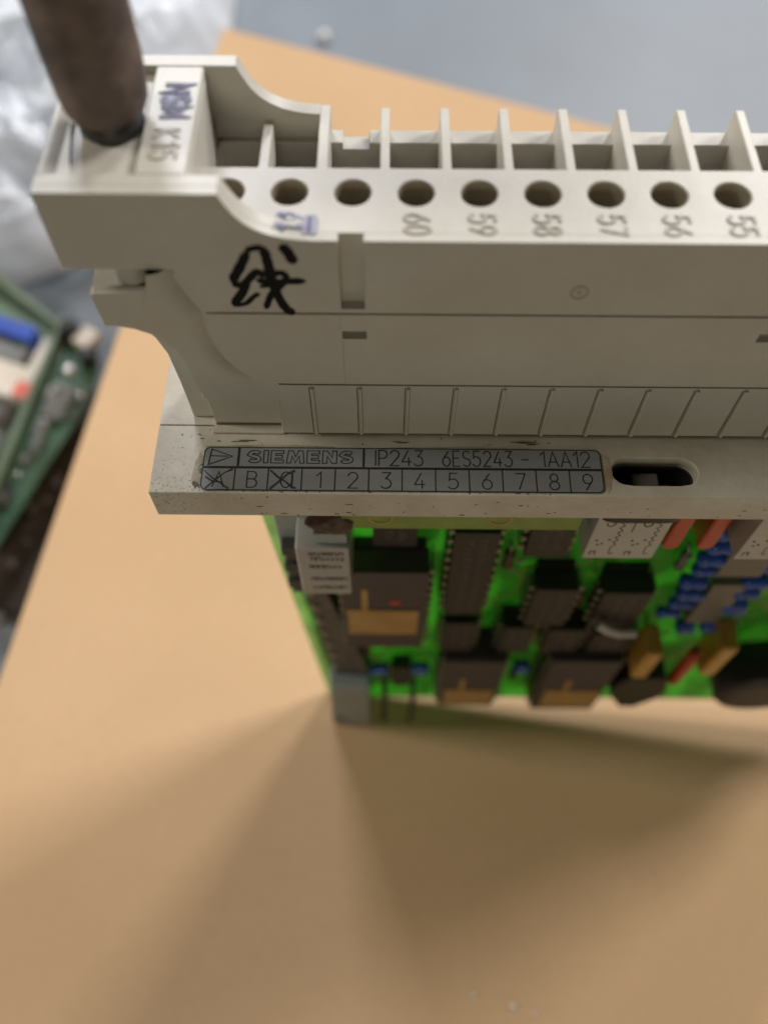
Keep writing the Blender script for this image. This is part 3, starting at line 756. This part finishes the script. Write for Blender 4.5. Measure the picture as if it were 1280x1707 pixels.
# rear lever (behind the skin) and the body
lv = [(-19.0, 22.4), (-18.8, 17.9), (-17.4, 17.8), (-16.2, 16.2), (-15.5, 13.6), (-14.75, 11.0), (-14.4, 6.6), (-14.25, 3.4), (-14.15, .06), (-4, .06), (-4, 22.4)]
lever = fc.part('latch_lever', prism(bm_new(), [lv], 2.42, 8.5, 'y'), 'beige', bevel=.18)
fc.part('pivot_pin', lathe(bm_new(), -15.1, 1.75, [(1.45, 22.0), (1.5, 23.4), (1.3, 25.6)], 20), 'beige', parent=lever, smooth=50)
fc.part('pivot_ledge', prism(bm_new(), [[(-18.9, .6), (-11.5, .6), (-11.5, 8.4), (-18.9, 8.4)]], 21.9, 22.45, 'z'), 'beige', parent=lever, bevel=.1)
fc.part('black_clip', lumpy(-12.4, .95, 24.6, 1.2, .7, .75, 9), 'black', smooth=80)
b = bm_new(); box(b, -8.4, XEND, SK + .02, YN - .3, 9.0, 14.6); box(b, -3.9, XEND, 2.42, 8.6, .06, 9.0); box(b, -8.4, XEND, YN - .28, YF - .4, 6.0, 17.0)
body = fc.part('body', b, 'beige')
# terminal strip: one tile per screw hole, real wells
tiles = bm_new()
def tile(bm, x0, x1, y0, y1, cx, cy, r, z, depth):
    corners = [(x0, y0), (x1, y0), (x1, y1), (x0, y1)]
    n = 32; ring = circle(cx, cy, r, n, math.radians(225), math.radians(225) + 2 * math.pi)
    rim = [bm.verts.new((p[0], p[1], z - .02)) for p in circle(cx, cy, r + .12, n, math.radians(225), math.radians(225) + 2 * math.pi)]
    top_ = [bm.verts.new((p[0], p[1], z - .14)) for p in ring]
    per = []
    for s in range(4):
        a, c = corners[s], corners[(s + 1) % 4]
        for k in range(n // 4): per.append(bm.verts.new((a[0] + (c[0] - a[0]) * k / (n // 4), a[1] + (c[1] - a[1]) * k / (n // 4), z)))
    for i in range(n):
        j = (i + 1) % n
        bm.faces.new((per[i], per[j], rim[j], rim[i])); bm.faces.new((rim[i], rim[j], top_[j], top_[i]))
for i in range(-2, NEND):
    cx = XH + PH * i
    x0 = cx - PH / 2 if i > -2 else -8.6
    tile(tiles, x0, cx + PH / 2, SK, YN, cx, YH, 1.6, ZT, 13.5)
XT1 = XH + PH * (NEND - 1) + PH / 2
bmesh.ops.remove_doubles(tiles, verts=tiles.verts, dist=.002)
# side skirts of the strip
for (a, b_) in (((-8.6, SK + .01), (XT1, SK + .01)), ((-8.6, YN), (XT1, YN)), ((-8.6, SK), (-8.6, YN)), ((XT1, SK), (XT1, YN))):
    vv = [tiles.verts.new((a[0], a[1], ZT)), tiles.verts.new((b_[0], b_[1], ZT)), tiles.verts.new((b_[0], b_[1], 14.4)), tiles.verts.new((a[0], a[1], 14.4))]
    tiles.faces.new(vv)
strip_ = fc.part('terminal_strip', tiles, 'beige', smooth=12, recalc=False)
screw = None
for i in range(-2, NEND):
    cx = XH + PH * i
    if screw is None:
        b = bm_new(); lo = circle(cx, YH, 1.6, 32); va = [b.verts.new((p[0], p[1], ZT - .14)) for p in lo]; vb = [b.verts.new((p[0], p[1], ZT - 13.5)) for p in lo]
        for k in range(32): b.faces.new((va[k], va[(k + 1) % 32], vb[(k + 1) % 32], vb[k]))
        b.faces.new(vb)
        shaded_well = fc.part('screw_well', b, 'shaded_well', parent=strip_, smooth=50, recalc=False)
        b = lathe(bm_new(), cx, YH, [(1.35, ZT - 13.45), (1.4, ZT - 12.9), (1.1, ZT - 12.7)], 16)
        screw = fc.part('terminal_screw', b, 'pin', parent=strip_, smooth=50)
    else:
        for q_ in (screw, shaded_well):
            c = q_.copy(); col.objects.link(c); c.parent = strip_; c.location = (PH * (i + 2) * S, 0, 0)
# embossed numbers, reading towards the viewer
def rot_txt(x, y, z):        # u runs towards the viewer, v runs to the right
    return lambda u, v_, h: (x + v_, y - u, z + h * 1.4)
num = 60
for i in range(1, 9):
    b = bm_new(); s_ = str(num); num -= 1
    u = 0.0
    for ch in s_:
        gw, strokes = G[ch]
        for pts, closed in strokes:
            stroke(b, [(u + p[0] * 1.75, p[1] * 2.2 - 1.1) for p in pts], .26, rot_txt(XH + PH * i + .1, 3.25, ZT), closed, t=.07)
        u += gw * 1.75 + .45
    fc.part('number', b, 'relief_grey', parent=strip_)
def rim_z(x, y):
    if y > 2.3: return ZT
    for (xa, za), (xb, zb) in zip(curve, curve[1:]):
        if xa <= x <= xb: return za + (zb - za) * (x - xa) / (xb - xa) + .015
    return ZT + .015
def ink_txt(x, y): return lambda u, v_, h: (x + v_, y - u, rim_z(x + v_, y - u) + h)
b = bm_new()
u = 0
for ch in '61':
    gw, strokes = G[ch]
    for pts, closed in strokes: stroke(b, [(u + p[0] * 1.75, p[1] * 2.4 - 1.2) for p in pts], .30, ink_txt(XH - PH + .4, 3.3), closed, t=.06)
    u += gw * 1.75 + .5
fc.part('inked_number', b, 'ink_wash', parent=strip_)
b = bm_new()
stroke(b, [(0, -.9), (.8, -1.0), (1.6, -.9), (2.4, -1.0)], 1.0, ink_txt(XH - PH + .4, 3.3), t=.05, taper=[.8, .9, .7, .9])
stroke(b, [(.2, 1.6), (1.0, 1.7), (1.8, 1.6), (2.6, 1.6)], 1.3, ink_txt(XH - PH + .4, 3.3), t=.05, taper=[.7, 1, 1, .9])
fc.part('ink_smudge', b, 'ink_wash', parent=strip_)
b = bm_new()
stroke(b, [(.1, -1.1), (.5, -.5)], .4, ink_txt(XH - PH + .4, 3.3), t=.09); stroke(b, [(2.0, -1.0), (2.4, -.5)], .4, ink_txt(XH - PH + .4, 3.3), t=.09); stroke(b, [(.5, 1.6), (2.4, 1.55)], .35, ink_txt(XH - PH + .4, 3.3), t=.09)
fc.part('ink_mark', b, 'ink_blue', parent=strip_)
# back wall of the terminal bays, notched at the first bay
ZW = 26.1
bw = [(2.3, ZW), (3.4, ZW), (3.4, ZW - .75), (5.9, ZW - .75), (5.9, ZW), (XEND, ZW), (XEND, 12), (-8.4, 12), (-8.4, ZW)]
fc.part('back_wall', prism(bm_new(), [bw], 15.7, YF, 'y'), 'beige', bevel=.14)
# fins
fin0 = None
for i in range(0, NEND + 1):
    if fin0 is None:
        b = prism(bm_new(), [[(YN - .3, 17.0), (YF + .05, 17.0), (YF + .05, ZT - .3), (YF - .3, ZT), (YN - .3, ZT)]], XF - .42, XF + .42, 'x')
        fin0 = fc.part('fin', b, 'beige', bevel=.12)
    else:
        c = fin0.copy(); col.objects.link(c); c.parent = fc.o; c.location = (PH * i * S, 0, 0)
# end compartment
fc.part('compartment_wall', prism(bm_new(), [[(YN - .3, 17.0), (17.78, 17.0), (17.78, ZT - .02), (YN - .3, ZT - .02)]], 1.35, 2.3, 'x'), 'beige', bevel=.12)
cb2 = [(-20.5, 25.25), (-20.5, 33.4)] + curve + [(1.34, ZT), (1.34, 17), (-8.5, 17), (-11, 25.25)]
fc.part('curved_back_rim', prism(bm_new(), [cb2], 16.35, 17.8, 'y'), 'beige', bevel=.14)
fc.part('short_fin', prism(bm_new(), [[(YN - .2, 17.0), (15.5, 17.0), (15.4, 28.3), (YN - .2, 28.55)]], -3.85, -2.95, 'x'), 'beige', bevel=.12)
fc.part('compartment_floor', bx(-8.4, 1.3, YN - .25, 16.3, 17.0, 18.0), 'beige')
# end block with its recessed tray and the strip of embossed letters
eb = bm_new()
box(eb, -20.48, -8.5, 2.27, 16.33, 25.26, 32.55)
blk = fc.part('end_block', eb, 'beige', bevel=.1)
fc.part('tray_rim', prism(bm_new(), [[(-20.46, 32.56), (-20.46, 33.38), (-19.9, 33.38), (-18.7, 32.56)]], 2.28, 16.32, 'y'), 'beige', bevel=.1, parent=blk)
fc.part('letter_strip', bx(-12.7, -8.52, 2.28, 16.32, 32.56, 33.38), 'beige', bevel=.2, parent=blk)
fc.part('tray_corner', prism(bm_new(), [[(-19.54, 2.3), (-17.6, 2.3), (-18.2, 4.2), (-19.0, 9.0), (-19.54, 12)]], 32.56, 32.9, 'z'), 'beige', bevel=.14, parent=blk)
def emb(txt, x, y, h, wd, m, nm, sx=.9):
    b = bm_new(); u = 0
    for ch in txt:
        gw, strokes = G[ch]
        for pts, closed in strokes: stroke(b, [(u + p[0] * h * sx, p[1] * h - h / 2) for p in pts], wd, rot_txt(x, y, 33.38), closed, t=.07)
        u += gw * h * sx + .5
    fc.part(nm, b, m, parent=blk)
emb('NSM', -10.4, 13.6, 2.2, .5, 'ink_blue', 'inked_letters', .85)
emb('K15', -10.6, 7.7, 2.1, .30, 'relief_grey', 'embossed_letters', .95)
fc.part('ink_wash', prism(bm_new(), [blob_loop(-10.4, 11.4, 1.1, 2.2, 21, 24, .15)], 33.375, 33.39, 'z'), 'ink_wash', parent=blk)
# hand-written black character on the upper front
ft = lambda u, v_, h: (u, -.0 - h, v_)
def px(p):    # strokes were measured on the face in mm
    return (-7.44 + p[0] * .00958, 30.05 - p[1] * .01392)
def smooth_line(P, k=5):
    P = [Vector(p) for p in P]; out = []
    for a in range(len(P) - 1):
        p0, p1, p2, p3 = P[max(a - 1, 0)], P[a], P[a + 1], P[min(a + 2, len(P) - 1)]
        for t in range(k):
            t /= k
            out.append(.5 * ((2 * p1) + (p2 - p0) * t + (2 * p0 - 5 * p1 + 4 * p2 - p3) * t * t + (3 * p1 - p0 - 3 * p2 + p3) * t ** 3))
    out.append(P[-1]); return [(p.x, p.y) for p in out]
b = bm_new()
hand = [([(345, 185), (250, 320), (150, 445)], 62), ([(150, 450), (240, 472), (330, 405), (400, 355), (465, 400)], 52), ([(330, 180), (400, 160), (490, 152)], 42),
        ([(488, 145), (512, 300), (522, 440), (560, 570), (615, 680), (695, 738)], 62), ([(380, 425), (500, 445), (640, 437), (835, 432)], 50),
        ([(540, 372), (630, 366), (655, 420), (565, 500), (485, 575), (425, 690)], 46), ([(300, 440), (225, 545), (115, 655)], 56),
        ([(115, 660), (240, 640), (330, 575), (390, 545)], 34), ([(645, 130), (700, 190), (748, 285)], 66), ([(400, 485), (470, 478), (560, 470)], 30)]
for pts, wd in hand:
    q = [px(p) for p in smooth_line(pts)]; n_ = len(q)
    tp = [(.35 if k in (0, n_ - 1) else .75 if k in (1, n_ - 2) else 1) * rnd.uniform(.88, 1.08) for k in range(n_)]
    stroke(b, q, wd * .0152, ft, taper=tp, t=.02)
fc.part('handwriting', b, 'marker', parent=upper, label='black felt-pen character scrawled on the connector front')

# ================================================================== BROWN POST standing on the end block
bp_ = Frame('brown_post', 'dark brown worn round post with black tip standing on the beige end block', 'post', (-15.6, 9.3, 32.56))
bp_.part('shaft', lathe(bm_new(), -15.6, 9.3, [(2.5, 33.9), (3.05, 34.3), (3.5, 35.2), (3.72, 36.6), (3.85, 39), (3.9, 46), (3.95, 60), (4.0, 88), (3.6, 89)], 56, wob=.035), 'brown', smooth=70)
bp_.part('tip', lathe(bm_new(), -15.6, 9.3, [(2.55, 32.57), (2.75, 32.8), (2.75, 33.4), (2.45, 33.95)], 48), 'tip', smooth=50)

# ================================================================== BACKGROUND THINGS ON THE FLOOR
def bag():
    fr = Frame('plastic_bag', 'crumpled clear plastic bag lying on the grey floor behind the box corner', 'bag', (-140, 260, FLOOR), module=False)
    b = bm_new(); nu, nv = 110, 110
    poly = [(-57, 345), (-53, 290), (-60, 262), (-72, 225), (-86, 192), (-100, 166), (-126, 152), (-175, 150), (-235, 190), (-260, 270), (-240, 350), (-150, 400)]
    cx = sum(p[0] for p in poly) / len(poly); cy = sum(p[1] for p in poly) / len(poly)
    def radius(a):
        best = 200
        for i in range(len(poly)):
            p, q = Vector(poly[i]), Vector(poly[(i + 1) % len(poly)])
            d = Vector((math.cos(a), math.sin(a))); e = q - p; o_ = Vector((cx, cy)) - p
            den = d.x * e.y - d.y * e.x
            if abs(den) < 1e-9: continue
            t = (e.x * o_.y - e.y * o_.x) / den; s_ = (d.x * o_.y - d.y * o_.x) / den
            if t > 0 and -1e-6 <= s_ <= 1 + 1e-6: best = min(best, t)
        return best
    for layer in (0, 1):
        rows = []
        for i in range(nu + 1):
            row = []
            rr = (i / nu)
            for j in range(nv * 2):
                a = 2 * math.pi * j / (nv * 2); R_ = radius(a) * (1 + .04 * mnoise.noise(Vector((math.cos(a) * 3, math.sin(a) * 3, layer * 5))))
                x, y = cx + R_ * rr * math.cos(a), cy + R_ * rr * math.sin(a)
                q = Vector((x * .016, y * .016, layer * 3.7))
                q2 = q + Vector((mnoise.noise(q * .8), mnoise.noise(q * .8 + Vector((5, 1, 0))), 0)) * .9
                rid = 1 - abs(mnoise.noise(q2)) * 2
                rid2 = 1 - abs(mnoise.noise(q2 * 2.6 + Vector((2, 7, 1)))) * 2
                rid3 = 1 - abs(mnoise.noise(q2 * 6.0 + Vector((9, 3, 1)))) * 2
                hgt = 17 * max(0, rid) + 5.5 * rid2 + 1.0 * rid3 + 8
                edge = min(1, (1 - rr) * 7)
                z = FLOOR + .6 + layer * 1.2 + max(0, hgt) * edge * (1.0 if layer else .45) + 1.5 * max(0, rid2)
                row.append(b.verts.new((x, y, z)))
            rows.append(row)
        for i in range(nu):
            for j in range(nv * 2):
                k = (j + 1) % (nv * 2)
                if i == 0: 
                    continue
                b.faces.new((rows[i][j], rows[i + 1][j], rows[i + 1][k], rows[i][k]))
    o = fr.part('film', b, 'bag', smooth=50, recalc=False)
    return o
bag()
# small white pellet near the far edge of the box
bmx = bm_new(); bmesh.ops.create_icosphere(bmx, subdivisions=3, radius=1)
for v_ in bmx.verts: v_.co = Vector((-14.8, 296, FLOOR + 2.2)) + v_.co * 2.2 * (1 + .12 * mnoise.noise(v_.co * 2))
plain('pellet', bmx, 'white_bead', label='small white pellet lying on the grey floor past the far edge of the box', cat='pellet', smooth=80, loc=(-14.8, 296, FLOOR))

def scrap(name, label, cat, loop, z, m, thick=1.6):
    c = sum((Vector(p) for p in loop), Vector((0, 0))) / len(loop)
    fr = Frame(name, label, cat, (c.x, c.y, z), module=False)
    fr.main = fr.part('board', prism(bm_new(), [loop], z, z + thick, 'z'), m, bevel=.15)
    return fr
def turned(cx, cy, w_, d_, z0, z1, deg):
    b = bm_new(); box(b, -w_ / 2, w_ / 2, -d_ / 2, d_ / 2, z0, z1)
    R_ = Matrix.Rotation(math.radians(deg), 3, 'Z')
    for v_ in b.verts: v_.co = R_ @ v_.co + Vector((cx, cy, 0))
    return b
Z1 = -49.0
s1 = scrap('scrap_board', 'dark green scrap circuit board with shiny solder joints and black parts beside the box', 'circuit board',
           [(-92.5, 137), (-82, 127), (-80.5, 118), (-85.5, 97), (-101, 55), (-110, 40), (-104, 66)], Z1, 'scrapgreen')
for (x, y, r_) in ((-89.6, 118, 1.9), (-84.6, 108.5, 1.3), (-94.6, 93.5, 1.6), (-93, 108, .8), (-98.5, 80, .9), (-86, 101, .7)):
    s1.part('solder_joint', lathe(bm_new(), x, y, [(r_, Z1 + 1.6), (r_ * .8, Z1 + 2.2), (r_ * .3, Z1 + 2.7)], 14), 'solder', smooth=70)
s1.part('black_capacitor', lathe(bm_new(), -90.5, 131.5, [(3.0, Z1 + 1.6), (3.0, Z1 + 6), (2.4, Z1 + 6.6)], 18), 'black', smooth=50)
s1.part('black_capacitor', lathe(bm_new(), -83.6, 121, [(2.8, Z1 + 1.6), (2.8, Z1 + 6), (2.2, Z1 + 6.6)], 18), 'black', smooth=50)
s1.part('cream_socket', turned(-85.2, 128.8, 6, 7, Z1 + 1.6, Z1 + 5, -30), 'cream', bevel=.4)
s1.part('dark_chip', turned(-90.5, 105, 7, 12, Z1 + 1.6, Z1 + 3.6, -14), 'scrapgrey', bevel=.2)
s1.part('board_rim', prism(bm_new(), [[(-93.8, 137.5), (-92.6, 137), (-104, 66), (-110.2, 40), (-111.6, 40)]], Z1 - 3, Z1 + 5, 'z'), 'scrapedge', bevel=.2)
Z2 = -55.0
s2 = scrap('scrap_board', 'pale green board carrying cream, blue and grey blocks at the left edge of the photo', 'circuit board',
           [(-94.5, 136), (-112, 40), (-175, 40), (-175, 185), (-128, 160)], Z2, 'scrapedge')
s2.part('blue_connector', turned(-112, 131.5, 22, 6, Z2 + 1.6, Z2 + 11, -17), 'scrapblue', bevel=.6)
s2.part('dark_housing', turned(-113, 124.2, 20, 8, Z2 + 1.6, Z2 + 9, -17), 'scrapgrey', bevel=.6)
s2.part('cream_block', turned(-108.5, 113, 18, 12, Z2 + 1.6, Z2 + 9, -17), 'cream', bevel=.6)
s2.part('cream_block', turned(-98.3, 121, 6, 16, Z2 + 1.6, Z2 + 8, -14), 'cream', bevel=.6)
s2.part('red_label', turned(-101.6, 108.6, 5.5, 5.5, Z2 + 1.6, Z2 + 9.6, -17), 'pink', bevel=.3)
s2.part('grey_casting', turned(-114, 92, 18, 26, Z2 + 1.6, Z2 + 8, -12), 'scrapgrey', bevel=.8)
s2.part('board_rim', prism(bm_new(), [[(-95, 137), (-94.5, 135), (-128, 159), (-175, 184), (-175, 187), (-128, 163)]], Z2 + 1.7, Z2 + 5, 'z'), 'scrapedge', bevel=.2)
Z3 = -58.2
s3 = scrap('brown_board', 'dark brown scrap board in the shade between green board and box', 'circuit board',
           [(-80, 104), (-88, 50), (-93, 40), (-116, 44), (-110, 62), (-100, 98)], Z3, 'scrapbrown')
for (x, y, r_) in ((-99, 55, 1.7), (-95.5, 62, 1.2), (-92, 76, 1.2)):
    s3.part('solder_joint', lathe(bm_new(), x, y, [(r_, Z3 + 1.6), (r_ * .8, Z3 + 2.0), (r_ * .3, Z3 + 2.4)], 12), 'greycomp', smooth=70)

for k in range(16):
    x, y = rnd.uniform(-122, -102), rnd.uniform(62, 134)
    s2.part('component', turned(x, y, rnd.uniform(2, 6), rnd.uniform(2, 8), Z2 + 1.6, Z2 + rnd.uniform(3, 12.5), rnd.choice((-17, -12, 30))), rnd.choice(('black', 'scrapgrey', 'greycomp', 'scrapbrown', 'scrapgreen')), bevel=.3)
for k in range(12):
    t = rnd.random(); x, y = -84 - 18 * t + rnd.uniform(-4, 3) * (1 - t), 124 - 64 * t
    s1.part('component', turned(x - 2, y, rnd.uniform(1.5, 3.5), rnd.uniform(1.5, 5), Z1 + 1.6, Z1 + rnd.uniform(2.4, 4.5), -14), rnd.choice(('black', 'scrapgrey', 'solder', 'scrapbrown', 'pin')), bevel=.2)
for k in range(10):
    t = rnd.random(); x, y = -92 - 14 * t + rnd.uniform(-6, 6), 92 - 62 * t
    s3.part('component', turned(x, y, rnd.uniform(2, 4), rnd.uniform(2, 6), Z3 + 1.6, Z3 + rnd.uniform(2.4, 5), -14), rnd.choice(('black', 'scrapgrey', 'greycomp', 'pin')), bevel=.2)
# crumbs on the box
for (x, y, r_, crumb_lab) in ((26.0, -52.5, .3, 'tiny white crumb on the cardboard box, leftmost of the three near the bottom edge'), (33.8, -54.5, .42, 'largest white crumb on the cardboard box, in the middle of the three'), (38.0, -55.8, .25, 'smallest white crumb on the cardboard box, rightmost of the three')):
    b = bm_new(); bmesh.ops.create_icosphere(b, subdivisions=2, radius=1)
    for v_ in b.verts: v_.co = Vector((x, y, r_ * .6 - .1)) + Vector((v_.co.x * r_ * 1.3, v_.co.y * r_, v_.co.z * r_ * .7)) * (1 + .3 * mnoise.noise(v_.co * 2 + Vector((x, 0, 0))))
    plain('crumb', b, 'white_bead', label=crumb_lab, cat='crumb', group='white crumbs on the box', smooth=60, loc=(x, y, 0))
